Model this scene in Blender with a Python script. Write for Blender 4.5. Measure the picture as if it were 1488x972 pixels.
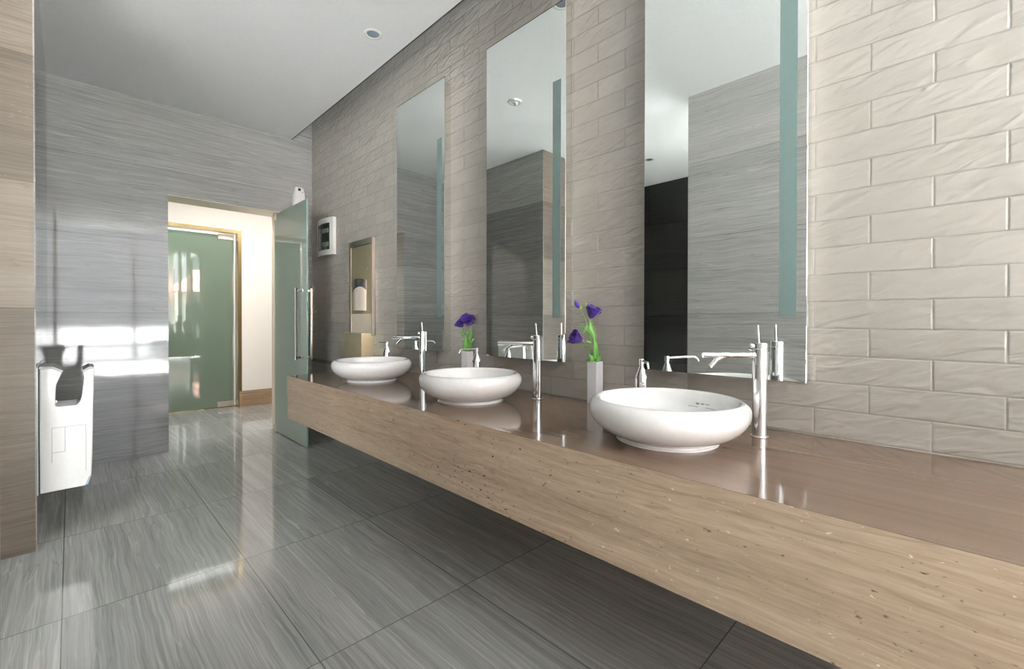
import bpy, bmesh, math, random
from math import pi, sin, cos, radians
from mathutils import Vector, Matrix

random.seed(7)
for o in list(bpy.data.objects):
    bpy.data.objects.remove(o)
SC = bpy.context.scene
COL = SC.collection

# ------------------------------------------------------------------ camera
EYE = 1.13
YAW, PITCH, ROLL = 44.61, 0.391, 0.077
F_PX, W_PX, H_PX, CY = 650.68, 1488.0, 972.0, 469.64
cam_d = bpy.data.cameras.new('camera')
cam = bpy.data.objects.new('camera', cam_d)
COL.objects.link(cam)
cam_d.sensor_fit = 'HORIZONTAL'
cam_d.sensor_width = 36.0
cam_d.lens = 36.0 * F_PX / W_PX
cam_d.shift_y = (CY - H_PX / 2) / W_PX
cam_d.clip_start = 0.02
cam_d.clip_end = 200
cam.location = (0, 0, EYE)
cam.rotation_mode = 'YXZ'
Rm = (Matrix.Rotation(radians(-YAW), 4, 'Z') @ Matrix.Rotation(radians(90 - PITCH), 4, 'X')
      @ Matrix.Rotation(radians(ROLL), 4, 'Z'))
cam.rotation_mode = 'XYZ'
cam.rotation_euler = Rm.to_euler('XYZ')
SC.camera = cam

# ------------------------------------------------------------------ view, world, light
SC.view_settings.view_transform = 'Standard'
SC.view_settings.look = 'None'
SC.view_settings.gamma = 1.0
SC.view_settings.use_curve_mapping = False
SC.view_settings.exposure = 1.17

world = bpy.data.worlds.new('sky')
SC.world = world
world.use_nodes = True
wn = world.node_tree.nodes
bg = wn['Background']
bg.inputs['Color'].default_value = (0.93, 0.97, 1.0, 1)
bg.inputs['Strength'].default_value = 2.6

YW = -6.4            # plane of the window wall of the lobby behind the camera
SX0, SX1 = -4.0, 4.0
WTOP = 3.98
YL = -2.5            # where the washroom opens into the lobby


def area(name, loc, size, energy, color, rot=(0, 0, 0), portal=False, shape='RECTANGLE'):
    d = bpy.data.lights.new(name, 'AREA')
    d.shape = shape
    d.size = size[0]
    d.size_y = size[1]
    d.energy = energy
    d.color = color
    if portal:
        d.cycles.is_portal = True
    o = bpy.data.objects.new(name, d)
    COL.objects.link(o)
    o.location = loc
    o.rotation_euler = rot
    return o


area('window_portal', ((SX0 + SX1) / 2, YW - 0.06, WTOP / 2), (SX1 - SX0, WTOP), 1, (1, 1, 1), (pi / 2, 0, 0), portal=True)
sun_d = bpy.data.lights.new('sun', 'SUN')
sun_d.energy = 190.0
sun_d.color = (0.95, 0.975, 1.0)
sun_d.angle = radians(0.6)
sun = bpy.data.objects.new('sun', sun_d)
COL.objects.link(sun)
sun.location = (0, -10, 10)
sun.rotation_euler = Vector((0.12, cos(radians(46)), -sin(radians(46)))).to_track_quat('-Z', 'Y').to_euler()
LAMP_CORRIDOR = 27

# ------------------------------------------------------------------ key dimensions
WX = 1.793           # tile wall plane
LY = 4.779           # back wall plane
ZC = 2.95            # ceiling
XS = 1.594           # ceiling panel edge (shadow gap beside the tile wall)
CX = 1.072           # vanity front
ZT, ZB = 0.742, 0.450
LX = -0.12           # left wall plane
GROUND = 0.0


# ------------------------------------------------------------------ material helpers
class NT:
    def __init__(s, name):
        s.m = bpy.data.materials.new(name)
        s.m.use_nodes = True
        s.t = s.m.node_tree
        s.b = s.t.nodes['Principled BSDF']

    def n(s, typ, **kw):
        nd = s.t.nodes.new(typ)
        for k, v in kw.items():
            if k.startswith('i_'):
                nd.inputs[k[2:].replace('_', ' ')].default_value = v
            else:
                setattr(nd, k, v)
        return nd

    def l(s, a, b):
        s.t.links.new(a, b)

    def math(s, op, a, b=None, c=None, clamp=False):
        nd = s.n('ShaderNodeMath', operation=op)
        nd.use_clamp = clamp
        for i, v in enumerate((a, b, c)):
            if v is None:
                continue
            if isinstance(v, (int, float)):
                nd.inputs[i].default_value = v
            else:
                s.l(v, nd.inputs[i])
        return nd.outputs[0]

    def mix(s, fac, a, b, blend='MIX'):
        nd = s.n('ShaderNodeMix', data_type='RGBA', blend_type=blend)
        for key, v in (('Factor', fac), ('A', a), ('B', b)):
            sock = [q for q in nd.inputs if q.name == key and q.type == ('VALUE' if key == 'Factor' else 'RGBA')][0]
            if isinstance(v, (int, float)):
                sock.default_value = v
            elif isinstance(v, tuple):
                sock.default_value = (*v, 1) if len(v) == 3 else v
            else:
                s.l(v, sock)
        return [q for q in nd.outputs if q.type == 'RGBA'][0]

    def ramp(s, fac, stops, interp='LINEAR'):
        nd = s.n('ShaderNodeValToRGB')
        cr = nd.color_ramp
        cr.interpolation = interp
        while len(cr.elements) < len(stops):
            cr.elements.new(0.5)
        for e, (p, c) in zip(cr.elements, stops):
            e.position = p
            e.color = (*c, 1) if len(c) == 3 else c
        s.l(fac, nd.inputs[0])
        return nd.outputs[0]


def srgb(r, g, b):
    f = lambda c: (c / 255 / 12.92) if c / 255 <= 0.04045 else ((c / 255 + 0.055) / 1.055) ** 2.4
    return (f(r), f(g), f(b))


def simple(name, col, rough=0.4, metal=0.0, coat=0.0, spec=0.5, bump=0.0, bump_scale=200, var=0.0, **kw):
    """plain material with a faint procedural mottling"""
    t = NT(name)
    t.b.inputs['Roughness'].default_value = rough
    t.b.inputs['Metallic'].default_value = metal
    t.b.inputs['Coat Weight'].default_value = coat
    t.b.inputs['Coat Roughness'].default_value = 0.03
    t.b.inputs['Specular IOR Level'].default_value = spec
    tc = t.n('ShaderNodeTexCoord')
    no = t.n('ShaderNodeTexNoise', i_Scale=bump_scale * 0.25, i_Detail=3.0)
    t.l(tc.outputs['Object'], no.inputs['Vector'])
    v = var if var else 0.02
    c0 = tuple(c * (1 - v) for c in col)
    c1 = tuple(min(1, c * (1 + v)) for c in col)
    c = t.ramp(no.outputs['Fac'], [(0.3, c0), (0.7, c1)])
    t.l(c, t.b.inputs['Base Color'])
    if bump:
        n2 = t.n('ShaderNodeTexNoise', i_Scale=bump_scale, i_Detail=3.0)
        t.l(tc.outputs['Object'], n2.inputs['Vector'])
        bp = t.n('ShaderNodeBump', i_Strength=bump, i_Distance=0.001)
        t.l(n2.outputs['Fac'], bp.inputs['Height'])
        t.l(bp.outputs[0], t.b.inputs['Normal'])
    for k, val in kw.items():
        t.b.inputs[k].default_value = val
    return t.m


def stone(name, u, v, tile, off, dark, mid, light, rough=0.07, vein='u', joint=0.0022, offset=0.5,
          pits=0.0, contrast=1.0, tone=0.14, joint_col=None, spec=0.5, wav=0.02, coat=0.0, freq=2, pale=0.0,
          fs=(1.5, 75.0, 6.0, 230.0), fw=(0.26, 0.40, 0.34), lines=1.0):
    """polished vein-cut marble laid in slabs; u, v name the surface axes ('X','Y','Z')"""
    t = NT(name)
    tc = t.n('ShaderNodeTexCoord')
    sp = t.n('ShaderNodeSeparateXYZ')
    t.l(tc.outputs['Object'], sp.inputs[0])
    U = t.math('SUBTRACT', sp.outputs[u], off[0])
    V = t.math('SUBTRACT', sp.outputs[v], off[1])
    uv = t.n('ShaderNodeCombineXYZ')
    t.l(U, uv.inputs[0])
    t.l(V, uv.inputs[1])
    br = t.n('ShaderNodeTexBrick', offset=offset, offset_frequency=freq, squash=1.0, squash_frequency=2)
    br.inputs['Color1'].default_value = (0, 0, 0, 1)
    br.inputs['Color2'].default_value = (1, 1, 1, 1)
    br.inputs['Mortar'].default_value = (0.5, 0.5, 0.5, 1)
    br.inputs['Scale'].default_value = 1.0
    br.inputs['Mortar Size'].default_value = joint
    br.inputs['Mortar Smooth'].default_value = 0.1
    br.inputs['Bias'].default_value = 0.0
    br.inputs['Brick Width'].default_value = tile[0]
    br.inputs['Row Height'].default_value = tile[1]
    t.l(uv.outputs[0], br.inputs['Vector'])
    rnd = t.n('ShaderNodeRGBToBW')
    t.l(br.outputs['Color'], rnd.inputs[0])
    R = rnd.outputs[0]
    al, ac = (U, V) if vein == 'u' else (V, U)
    # gentle warp so the veins wander
    wv = t.n('ShaderNodeTexNoise', i_Scale=1.0, i_Detail=2.0)
    cw = t.n('ShaderNodeCombineXYZ')
    t.l(t.math('MULTIPLY', al, 2.6), cw.inputs[0])
    t.l(t.math('MULTIPLY', ac, 2.2), cw.inputs[1])
    t.l(t.math('MULTIPLY', R, 17.0), cw.inputs[2])
    t.l(cw.outputs[0], wv.inputs['Vector'])
    acw = t.math('ADD', ac, t.math('MULTIPLY', t.math('SUBTRACT', wv.outputs['Fac'], 0.5), wav * 2))

    def streak(a_s, c_s, detail, rough_=0.55, seed=0.0):
        cc = t.n('ShaderNodeCombineXYZ')
        t.l(t.math('MULTIPLY', al, a_s), cc.inputs[0])
        t.l(t.math('MULTIPLY', acw, c_s), cc.inputs[1])
        t.l(t.math('ADD', t.math('MULTIPLY', R, 23.0), seed), cc.inputs[2])
        no = t.n('ShaderNodeTexNoise', i_Scale=1.0, i_Detail=detail, i_Roughness=rough_)
        t.l(cc.outputs[0], no.inputs['Vector'])
        return no.outputs['Fac']
    broad = streak(0.35, 7.0, 2.0)
    fine = streak(fs[0], fs[1], 3.0, 0.6, 5.0)
    hair = streak(fs[2], fs[3], 2.0, 0.6, 9.0)
    s = t.math('ADD', t.math('MULTIPLY', broad, fw[0] * contrast), t.math('MULTIPLY', fine, fw[1] * contrast))
    s = t.math('ADD', s, t.math('MULTIPLY', hair, fw[2] * contrast))
    s = t.math('ADD', s, 0.5 - 0.5 * contrast)
    s = t.math('ADD', s, t.math('MULTIPLY', t.math('SUBTRACT', R, 0.5), tone))
    col = t.ramp(s, [(0.30, dark), (0.5, mid), (0.70, light)])
    # thin pale lines
    pl = streak(0.7, 20.0, 1.0, 0.5, 31.0)
    plm = t.math('ABSOLUTE', t.math('SUBTRACT', pl, 0.53))
    plf = t.math('SUBTRACT', 1.0, t.math('DIVIDE', plm, 0.012), clamp=True)
    col = t.mix(t.math('MULTIPLY', plf, (0.16 + pale) * lines), col, tuple(min(1, c * 1.5) for c in light))
    dl = streak(0.8, 15.0, 2.0, 0.5, 57.0)
    dlf = t.math('SUBTRACT', 1.0, t.math('DIVIDE', t.math('ABSOLUTE', t.math('SUBTRACT', dl, 0.5)), 0.010), clamp=True)
    col = t.mix(t.math('MULTIPLY', dlf, 0.28 * lines), col, tuple(c * 0.6 for c in dark))
    if pits:
        vo = t.n('ShaderNodeTexNoise', i_Scale=1.0, i_Detail=2.0, i_Roughness=0.6)
        cp = t.n('ShaderNodeCombineXYZ')
        t.l(t.math('MULTIPLY', al, 45.0), cp.inputs[0])
        t.l(t.math('MULTIPLY', ac, 95.0), cp.inputs[1])
        t.l(cp.outputs[0], vo.inputs['Vector'])
        cl = streak(1.2, 9.0, 2.0, 0.5, 77.0)
        pm = t.math('ADD', vo.outputs['Fac'], t.math('MULTIPLY', t.math('SUBTRACT', cl, 0.5), 0.35))
        pf = t.math('MULTIPLY', t.math('SUBTRACT', pm, 0.665), 12.0, clamp=True)
        col = t.mix(t.math('MULTIPLY', pf, pits), col, tuple(c * 0.45 for c in dark))
        wf = t.math('MULTIPLY', t.math('SUBTRACT', 0.30, pm), 16.0, clamp=True)
        col = t.mix(t.math('MULTIPLY', wf, pits * 0.7), col, tuple(min(1, c * 1.7) for c in light))
    jc = joint_col or tuple(c * 0.45 for c in dark)
    col = t.mix(t.math('MULTIPLY', br.outputs['Fac'], 0.8), col, jc)
    t.l(col, t.b.inputs['Base Color'])
    t.b.inputs['Roughness'].default_value = rough
    t.b.inputs['Specular IOR Level'].default_value = spec
    t.b.inputs['Coat Weight'].default_value = coat
    t.b.inputs['Coat Roughness'].default_value = 0.02
    bp = t.n('ShaderNodeBump', i_Strength=0.25, i_Distance=0.002)
    t.l(t.math('SUBTRACT', 1.0, br.outputs['Fac']), bp.inputs['Height'])
    t.l(bp.outputs[0], t.b.inputs['Normal'])
    return t.m


def tile_material(name):
    """hand-made glazed off-white metro tile in running bond with a rippled surface (wall in the Y-Z plane)"""
    t = NT(name)
    tc = t.n('ShaderNodeTexCoord')
    sp = t.n('ShaderNodeSeparateXYZ')
    t.l(tc.outputs['Object'], sp.inputs[0])
    uv = t.n('ShaderNodeCombineXYZ')
    U = t.math('ADD', sp.outputs['Y'], 0.292 * 20 - 0.214)
    V = t.math('ADD', sp.outputs['Z'], 0.0897 * 10 - 0.745)
    t.l(U, uv.inputs[0])
    t.l(V, uv.inputs[1])

    def brick(mortar, smooth):
        br = t.n('ShaderNodeTexBrick', offset=0.5, offset_frequency=2, squash=1.0)
        br.inputs['Color1'].default_value = (0, 0, 0, 1)
        br.inputs['Color2'].default_value = (1, 1, 1, 1)
        br.inputs['Mortar'].default_value = (0.5, 0.5, 0.5, 1)
        br.inputs['Scale'].default_value = 1.0
        br.inputs['Mortar Size'].default_value = mortar
        br.inputs['Mortar Smooth'].default_value = smooth
        br.inputs['Brick Width'].default_value = 0.292
        br.inputs['Row Height'].default_value = 0.0897
        t.l(uv.outputs[0], br.inputs['Vector'])
        return br
    b1 = brick(0.0012, 0.3)
    b2 = brick(0.0050, 1.0)
    bw = t.n('ShaderNodeRGBToBW')
    t.l(b1.outputs['Color'], bw.inputs[0])
    R = bw.outputs[0]
    cc = t.n('ShaderNodeCombineXYZ')
    t.l(t.math('MULTIPLY', sp.outputs['Y'], 9.0), cc.inputs[0])
    t.l(t.math('MULTIPLY', t.math('ADD', sp.outputs['Z'], t.math('MULTIPLY', sp.outputs['Y'], 0.25)), 24.2), cc.inputs[1])
    t.l(t.math('MULTIPLY', R, 31.0), cc.inputs[2])
    n1 = t.n('ShaderNodeTexNoise', i_Scale=1.0, i_Detail=1.5, i_Roughness=0.45, i_Distortion=0.9)
    t.l(cc.outputs[0], n1.inputs['Vector'])
    n2 = t.n('ShaderNodeTexNoise', i_Scale=26.0, i_Detail=2.0, i_Roughness=0.5)
    t.l(tc.outputs['Object'], n2.inputs['Vector'])
    h = t.math('ADD', t.math('MULTIPLY', n1.outputs['Fac'], 1.0), t.math('MULTIPLY', n2.outputs['Fac'], 0.12))
    h = t.math('ADD', h, t.math('MULTIPLY', t.math('SUBTRACT', 1.0, b2.outputs['Fac']), 0.17))
    bp = t.n('ShaderNodeBump', i_Strength=1.0, i_Distance=0.0086)
    t.l(h, bp.inputs['Height'])
    t.l(bp.outputs[0], t.b.inputs['Normal'])
    mot = t.n('ShaderNodeTexNoise', i_Scale=7.0, i_Detail=3.0)
    t.l(tc.outputs['Object'], mot.inputs['Vector'])
    base = t.ramp(t.math('ADD', t.math('MULTIPLY', mot.outputs['Fac'], 0.6), t.math('MULTIPLY', R, 0.4)),
                  [(0.25, srgb(158, 154, 147)), (0.75, srgb(167, 163, 156))])
    col = t.mix(b1.outputs['Fac'], base, srgb(146, 142, 135))
    t.l(col, t.b.inputs['Base Color'])
    t.b.inputs['Roughness'].default_value = 0.09
    t.b.inputs['Specular IOR Level'].default_value = 0.55
    return t.m


def mirror_mat(name, col=(0.90, 0.94, 0.925), rough=0.0):
    t = NT(name)
    tc = t.n('ShaderNodeTexCoord')
    no = t.n('ShaderNodeTexNoise', i_Scale=2.0)
    t.l(tc.outputs['Object'], no.inputs['Vector'])
    t.l(t.ramp(no.outputs['Fac'], [(0.3, col), (0.7, tuple(c * 0.99 for c in col))]), t.b.inputs['Base Color'])
    t.b.inputs['Metallic'].default_value = 1.0
    t.b.inputs['Roughness'].default_value = rough
    return t.m


def brushed(name, col, rough=0.28, axis='Z', metal=1.0):
    t = NT(name)
    tc = t.n('ShaderNodeTexCoord')
    mp = t.n('ShaderNodeMapping')
    mp.inputs['Scale'].default_value = (300, 300, 4) if axis == 'Z' else (4, 4, 400)
    t.l(tc.outputs['Object'], mp.inputs['Vector'])
    no = t.n('ShaderNodeTexNoise', i_Scale=1.0, i_Detail=2.0)
    t.l(mp.outputs[0], no.inputs['Vector'])
    t.l(t.ramp(no.outputs['Fac'], [(0.3, tuple(c * 0.93 for c in col)), (0.7, tuple(min(1, c * 1.05) for c in col))]),
        t.b.inputs['Base Color'])
    rr = t.math('ADD', t.math('MULTIPLY', no.outputs['Fac'], 0.1), rough - 0.05)
    t.l(rr, t.b.inputs['Roughness'])
    t.b.inputs['Metallic'].default_value = metal
    return t.m


def frosted_glass(name, tint, see=0.35, rough=0.03, body=None, ior=1.6):
    """satin tinted glass: part see-through, part scattering body, glossy skin"""
    t = NT(name)
    out = [n for n in t.t.nodes if n.type == 'OUTPUT_MATERIAL'][0]
    tr = t.n('ShaderNodeBsdfTransparent')
    tr.inputs[0].default_value = (*tint, 1)
    tc = t.n('ShaderNodeTexCoord')
    no = t.n('ShaderNodeTexNoise', i_Scale=900.0, i_Detail=1.0)
    t.l(tc.outputs['Object'], no.inputs['Vector'])
    b = body or tint
    col = t.ramp(no.outputs['Fac'], [(0.3, tuple(c * 0.95 for c in b)), (0.7, tuple(min(1, c * 1.05) for c in b))])
    df = t.n('ShaderNodeBsdfDiffuse')
    t.l(col, df.inputs[0])
    tl = t.n('ShaderNodeBsdfTranslucent')
    t.l(col, tl.inputs[0])
    m1 = t.n('ShaderNodeMixShader')
    m1.inputs[0].default_value = 0.45
    t.l(df.outputs[0], m1.inputs[1])
    t.l(tl.outputs[0], m1.inputs[2])
    m2 = t.n('ShaderNodeMixShader')
    m2.inputs[0].default_value = see
    t.l(m1.outputs[0], m2.inputs[1])
    t.l(tr.outputs[0], m2.inputs[2])
    gl = t.n('ShaderNodeBsdfGlossy')
    gl.inputs['Roughness'].default_value = rough
    fr = t.n('ShaderNodeFresnel', i_IOR=ior)
    m3 = t.n('ShaderNodeMixShader')
    t.l(fr.outputs[0], m3.inputs[0])
    t.l(m2.outputs[0], m3.inputs[1])
    t.l(gl.outputs[0], m3.inputs[2])
    t.l(m3.outputs[0], out.inputs['Surface'])
    return t.m


G_D, G_M, G_L = srgb(98, 98, 96), srgb(128, 127, 125), srgb(156, 155, 152)
M = {}
M['floor'] = stone('polished_grey_floor', 'Y', 'X', (0.894, 0.611), (0.599 - 0.894 * 6, -0.027 - 0.611 * 12),
                   srgb(124, 126, 125), srgb(156, 157, 155), srgb(187, 188, 185), rough=0.06, vein='u', joint=0.0020,
                   offset=0.0, contrast=1.0, tone=0.08, wav=0.018, joint_col=srgb(72, 74, 74), spec=0.62,
                   fs=(1.2, 70.0, 4.0, 220.0), fw=(0.28, 0.42, 0.30))
M['wall_back'] = stone('polished_grey_wall', 'X', 'Z', (4.84, 0.608), (-0.3 - 4.84 * 2, -0.03), G_D, G_M, G_L, rough=0.05,
                       tone=0.14, joint=0.0014, contrast=0.85, spec=0.5, pits=0.25)
M['wall_side'] = stone('polished_grey_side_wall', 'Y', 'Z', (4.84, 0.608), (2.4 - 4.84 * 3, -0.03), G_D, G_M, G_L,
                       rough=0.05, tone=0.34, joint=0.0014, contrast=0.9, spec=0.55, pits=0.12)
B_D, B_M, B_L = srgb(68, 61, 53), srgb(89, 81, 72), srgb(109, 101, 91)
M['wall_near'] = stone('lightened_grey_near_wall', 'Y', 'Z', (4.84, 0.608), (2.4 - 4.84 * 3, -0.03), srgb(150, 149, 147), srgb(182, 181, 178),
                       srgb(206, 204, 201), rough=0.05, tone=0.30, joint=0.0014, contrast=0.9, spec=0.55, pits=0.3)  # same grey stone, lightened to stand in for light this wall lacks
M['wall_end'] = stone('beige_stone_end', 'X', 'Z', (4.84, 0.608), (0.1 - 4.84 * 2, -0.03), B_D, B_M, B_L, rough=0.36,
                      tone=0.26, joint=0.0016, contrast=0.85, spec=0.2, pits=0.3)
M['wall_dark'] = stone('black_stone', 'Y', 'Z', (1.21, 0.608), (0, -0.03), srgb(22, 22, 22), srgb(32, 32, 32),
                       srgb(44, 44, 43), rough=0.2, tone=0.15, joint=0.002, spec=0.3)
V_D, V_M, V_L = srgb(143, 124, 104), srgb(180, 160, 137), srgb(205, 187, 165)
M['vanity_top'] = stone('brown_marble_dim_top', 'Y', 'X', (60.0, 9.0), (-30.0, -4.2), srgb(86, 69, 57), srgb(116, 97, 82), srgb(140, 119, 102), rough=0.085,
                        joint=0.0, tone=0.0, contrast=0.32, spec=0.5, pits=0.0, wav=0.004, fs=(1.4, 30.0, 3.0, 70.0), fw=(0.4, 0.40, 0.20), lines=0.12)  # same marble as the front, darkened because the top catches less light
M['vanity_front'] = stone('brown_marble_lit_front', 'Y', 'Z', (60.0, 9.0), (-30.0, -4.2), V_D, V_M, V_L, rough=0.12,
                          joint=0.0, tone=0.0, contrast=0.8, spec=0.45, pits=1.0, wav=0.012, fs=(3.0, 60.0, 14.0, 160.0), fw=(0.36, 0.34, 0.30))  # same marble as the top, lightened to stand in for light on the front
M['skirting'] = stone('brown_marble_skirting', 'X', 'Z', (3.0, 9.0), (-3.0, -4.2), V_D, srgb(150, 122, 92), V_L, rough=0.2,
                      joint=0.0, tone=0.0)
M['tile'] = tile_material('glazed_metro_tile')
M['ceiling'] = simple('ceiling_paint', srgb(242, 243, 244), 0.7, spec=0.2, bump=0.05, bump_scale=300)
M['white_wall'] = simple('white_paint', srgb(236, 231, 224), 0.75, spec=0.2, bump=0.05, bump_scale=300)
M['grey_wall'] = simple('grey_paint', srgb(170, 170, 168), 0.75, spec=0.2)
M['dark_gap'] = simple('dark_gap', srgb(40, 38, 35), 0.7)
M['mirror'] = mirror_mat('silver_mirror')
M['mirror_edge'] = mirror_mat('polished_steel_edge', (0.86, 0.86, 0.83), 0.04)
M['chrome'] = mirror_mat('chrome', (0.86, 0.87, 0.88), 0.035)
M['brass_steel'] = brushed('champagne_steel', srgb(176, 166, 136), 0.32, metal=0.55)
M['steel'] = brushed('brushed_steel', srgb(205, 200, 188), 0.30)
M['steel_light'] = brushed('satin_light_steel', srgb(242, 230, 210), 0.42, metal=0.15)
M['gold_frame'] = brushed('bronze_steel_frame', srgb(164, 146, 108), 0.22)
M['ceramic'] = simple('white_ceramic', srgb(250, 250, 249), 0.06, coat=0.6, spec=0.6)
M['ceramic_mark'] = simple('grey_glaze_mark', srgb(150, 152, 152), 0.3)
M['vase'] = simple('white_porcelain', srgb(232, 233, 236), 0.18, spec=0.5)
M['plastic'] = simple('white_plastic', srgb(236, 234, 232), 0.12, coat=0.5, spec=0.5)
M['plastic_grey'] = simple('grey_plastic', srgb(128, 126, 122), 0.3)
M['black_rubber'] = simple('black_rubber', srgb(18, 18, 18), 0.5)
M['blue_plastic'] = simple('pale_blue_plastic', srgb(165, 188, 206), 0.2)
M['strip'] = simple('frosted_strip', srgb(100, 119, 116), 0.45, spec=0.3)
M['tint_window'] = simple('smoked_window', srgb(58, 66, 58), 0.06, coat=0.5)
M['breaker'] = simple('breaker_body', srgb(112, 120, 108), 0.3)
M['clear_cover'] = simple('pale_towel_cover', srgb(226, 214, 200), 0.15, coat=0.4)
M['smoke_cover'] = simple('smoked_cover', srgb(60, 62, 62), 0.1, coat=0.5)
M['door_glass'] = frosted_glass('satin_green_glass', srgb(196, 222, 205), see=0.14, rough=0.02, body=srgb(222, 238, 224))
M['corridor_glass'] = frosted_glass('deep_green_glass', srgb(170, 200, 178), see=0.10, rough=0.012, body=srgb(152, 170, 152), ior=2.1)
M['glass_edge'] = simple('green_glass_edge', srgb(120, 176, 172), 0.1)
M['splash'] = simple('pale_green_splash_plate', srgb(200, 212, 203), 0.08, coat=0.5)
M['lens'] = simple('downlight_lens', srgb(104, 116, 126), 0.12, coat=0.5)
M['aluminium'] = simple('window_frame_grey', srgb(70, 72, 74), 0.4)
M['purple'] = simple('purple_petal', srgb(48, 18, 104), 0.55, spec=0.2, var=0.22, bump_scale=160)
M['purple'].node_tree.nodes['Principled BSDF'].inputs['Sheen Weight'].default_value = 0.2
M['stem'] = simple('stem_green', srgb(118, 160, 70), 0.5, var=0.1)
M['leaf'] = simple('leaf_green', srgb(84, 142, 52), 0.45, var=0.25, bump_scale=120)
M['bud'] = simple('bud_green', srgb(170, 200, 110), 0.5, var=0.1)
M['water'] = simple('dark_drain', srgb(70, 72, 74), 0.2, metal=0.8)
M['roof'] = simple('orange_roof', srgb(214, 120, 70), 0.8)
M['render'] = simple('pale_render', srgb(244, 240, 232), 0.8)
M['paving'] = simple('pale_paving', srgb(190, 188, 184), 0.8)
M['lobby_floor'] = simple('pale_bounce_floor', srgb(238, 237, 234), 0.5)  # unseen floor, made pale to bounce sun up onto the ceiling
M['terrace'] = simple('pale_terrace', srgb(66, 66, 65), 0.8)
M['far_window'] = simple('far_window', srgb(70, 82, 92), 0.2)


# ------------------------------------------------------------------ geometry helpers
def new():
    return bmesh.new()


def finish(name, bm, mat, parent=None, loc=(0, 0, 0), smooth=False, bevel=0.0, seg=2, subsurf=0, autosmooth=None):
    bmesh.ops.recalc_face_normals(bm, faces=bm.faces)
    me = bpy.data.meshes.new(name)
    bm.to_mesh(me)
    bm.free()
    o = bpy.data.objects.new(name, me)
    COL.objects.link(o)
    o.location = loc
    me.materials.append(M[mat] if isinstance(mat, str) else mat)
    if parent:
        o.parent = parent
    if smooth:
        for p in me.polygons:
            p.use_smooth = True
    if bevel:
        md = o.modifiers.new('bevel', 'BEVEL')
        md.width = bevel
        md.segments = seg
        md.limit_method = 'ANGLE'
        md.angle_limit = radians(40)
    if subsurf:
        md = o.modifiers.new('sub', 'SUBSURF')
        md.levels = md.render_levels = subsurf
    if autosmooth:
        for p in me.polygons:
            p.use_smooth = True
        me.set_sharp_from_angle(angle=radians(autosmooth))
    return o


def box(bm, x0, x1, y0, y1, z0, z1):
    vs = [bm.verts.new((x, y, z)) for x in (x0, x1) for y in (y0, y1) for z in (z0, z1)]
    for f in ((0, 1, 3, 2), (4, 6, 7, 5), (0, 4, 5, 1), (2, 3, 7, 6), (0, 2, 6, 4), (1, 5, 7, 3)):
        bm.faces.new([vs[i] for i in f])
    return bm


def boxo(name, dims, mat, parent=None, **kw):
    return finish(name, box(new(), *dims), mat, parent, **kw)


def lathe(bm, prof, n=64, c=(0, 0, 0)):
    rings = []
    for r, z in prof:
        if r < 1e-6:
            rings.append([bm.verts.new((c[0], c[1], c[2] + z))])
        else:
            rings.append([bm.verts.new((c[0] + r * cos(2 * pi * i / n), c[1] + r * sin(2 * pi * i / n), c[2] + z)) for i in range(n)])
    for a, b in zip(rings, rings[1:]):
        for i in range(n):
            j = (i + 1) % n
            if len(a) == 1 and len(b) == 1:
                continue
            if len(a) == 1:
                bm.faces.new((a[0], b[j], b[i]))
            elif len(b) == 1:
                bm.faces.new((a[i], a[j], b[0]))
            else:
                bm.faces.new((a[i], a[j], b[j], b[i]))
    return bm


def tube(bm, pts, rad, n=12, cap=True):
    pts = [Vector(p) for p in pts]
    rads = rad if isinstance(rad, (list, tuple)) else [rad] * len(pts)
    prev = None
    rings = []
    for i, p in enumerate(pts):
        d = (pts[min(i + 1, len(pts) - 1)] - pts[max(i - 1, 0)]).normalized()
        if prev is None:
            a = Vector((0, 0, 1)) if abs(d.z) < 0.9 else Vector((1, 0, 0))
            u = d.cross(a).normalized()
        else:
            u = (prev - d * prev.dot(d)).normalized()
        prev = u
        w = d.cross(u)
        rings.append([bm.verts.new(p + (u * cos(2 * pi * k / n) + w * sin(2 * pi * k / n)) * rads[i]) for k in range(n)])
    for a, b in zip(rings, rings[1:]):
        for k in range(n):
            j = (k + 1) % n
            bm.faces.new((a[k], a[j], b[j], b[k]))
    if cap:
        bm.faces.new(rings[0][::-1])
        bm.faces.new(rings[-1])
    return bm


def bez(p0, p1, p2, p3, n=10):
    p0, p1, p2, p3 = map(Vector, (p0, p1, p2, p3))
    out = []
    for i in range(n + 1):
        t = i / n
        out.append(p0 * (1 - t) ** 3 + p1 * 3 * t * (1 - t) ** 2 + p2 * 3 * t * t * (1 - t) + p3 * t ** 3)
    return out


def prism(bm, poly, y0, y1):
    """polygon in X-Z extruded along Y"""
    a = [bm.verts.new((x, y0, z)) for x, z in poly]
    b = [bm.verts.new((x, y1, z)) for x, z in poly]
    bm.faces.new(a)
    bm.faces.new(b[::-1])
    n = len(poly)
    for i in range(n):
        j = (i + 1) % n
        bm.faces.new((a[i], b[i], b[j], a[j]))
    return bm


def thing(name, label, cat, loc=(0, 0, 0), rotz=0.0, group=None):
    o = bpy.data.objects.new(name, None)
    o.empty_display_size = 0.05
    COL.objects.link(o)
    o.location = loc
    o.rotation_euler = (0, 0, rotz)
    tag(o, label, cat, group)
    return o


def tag(o, label, cat, group=None):
    o['label'] = label
    o['category'] = cat
    if group:
        o['group'] = group
    return o


def struct(o):
    o['kind'] = 'structure'
    return o


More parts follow.
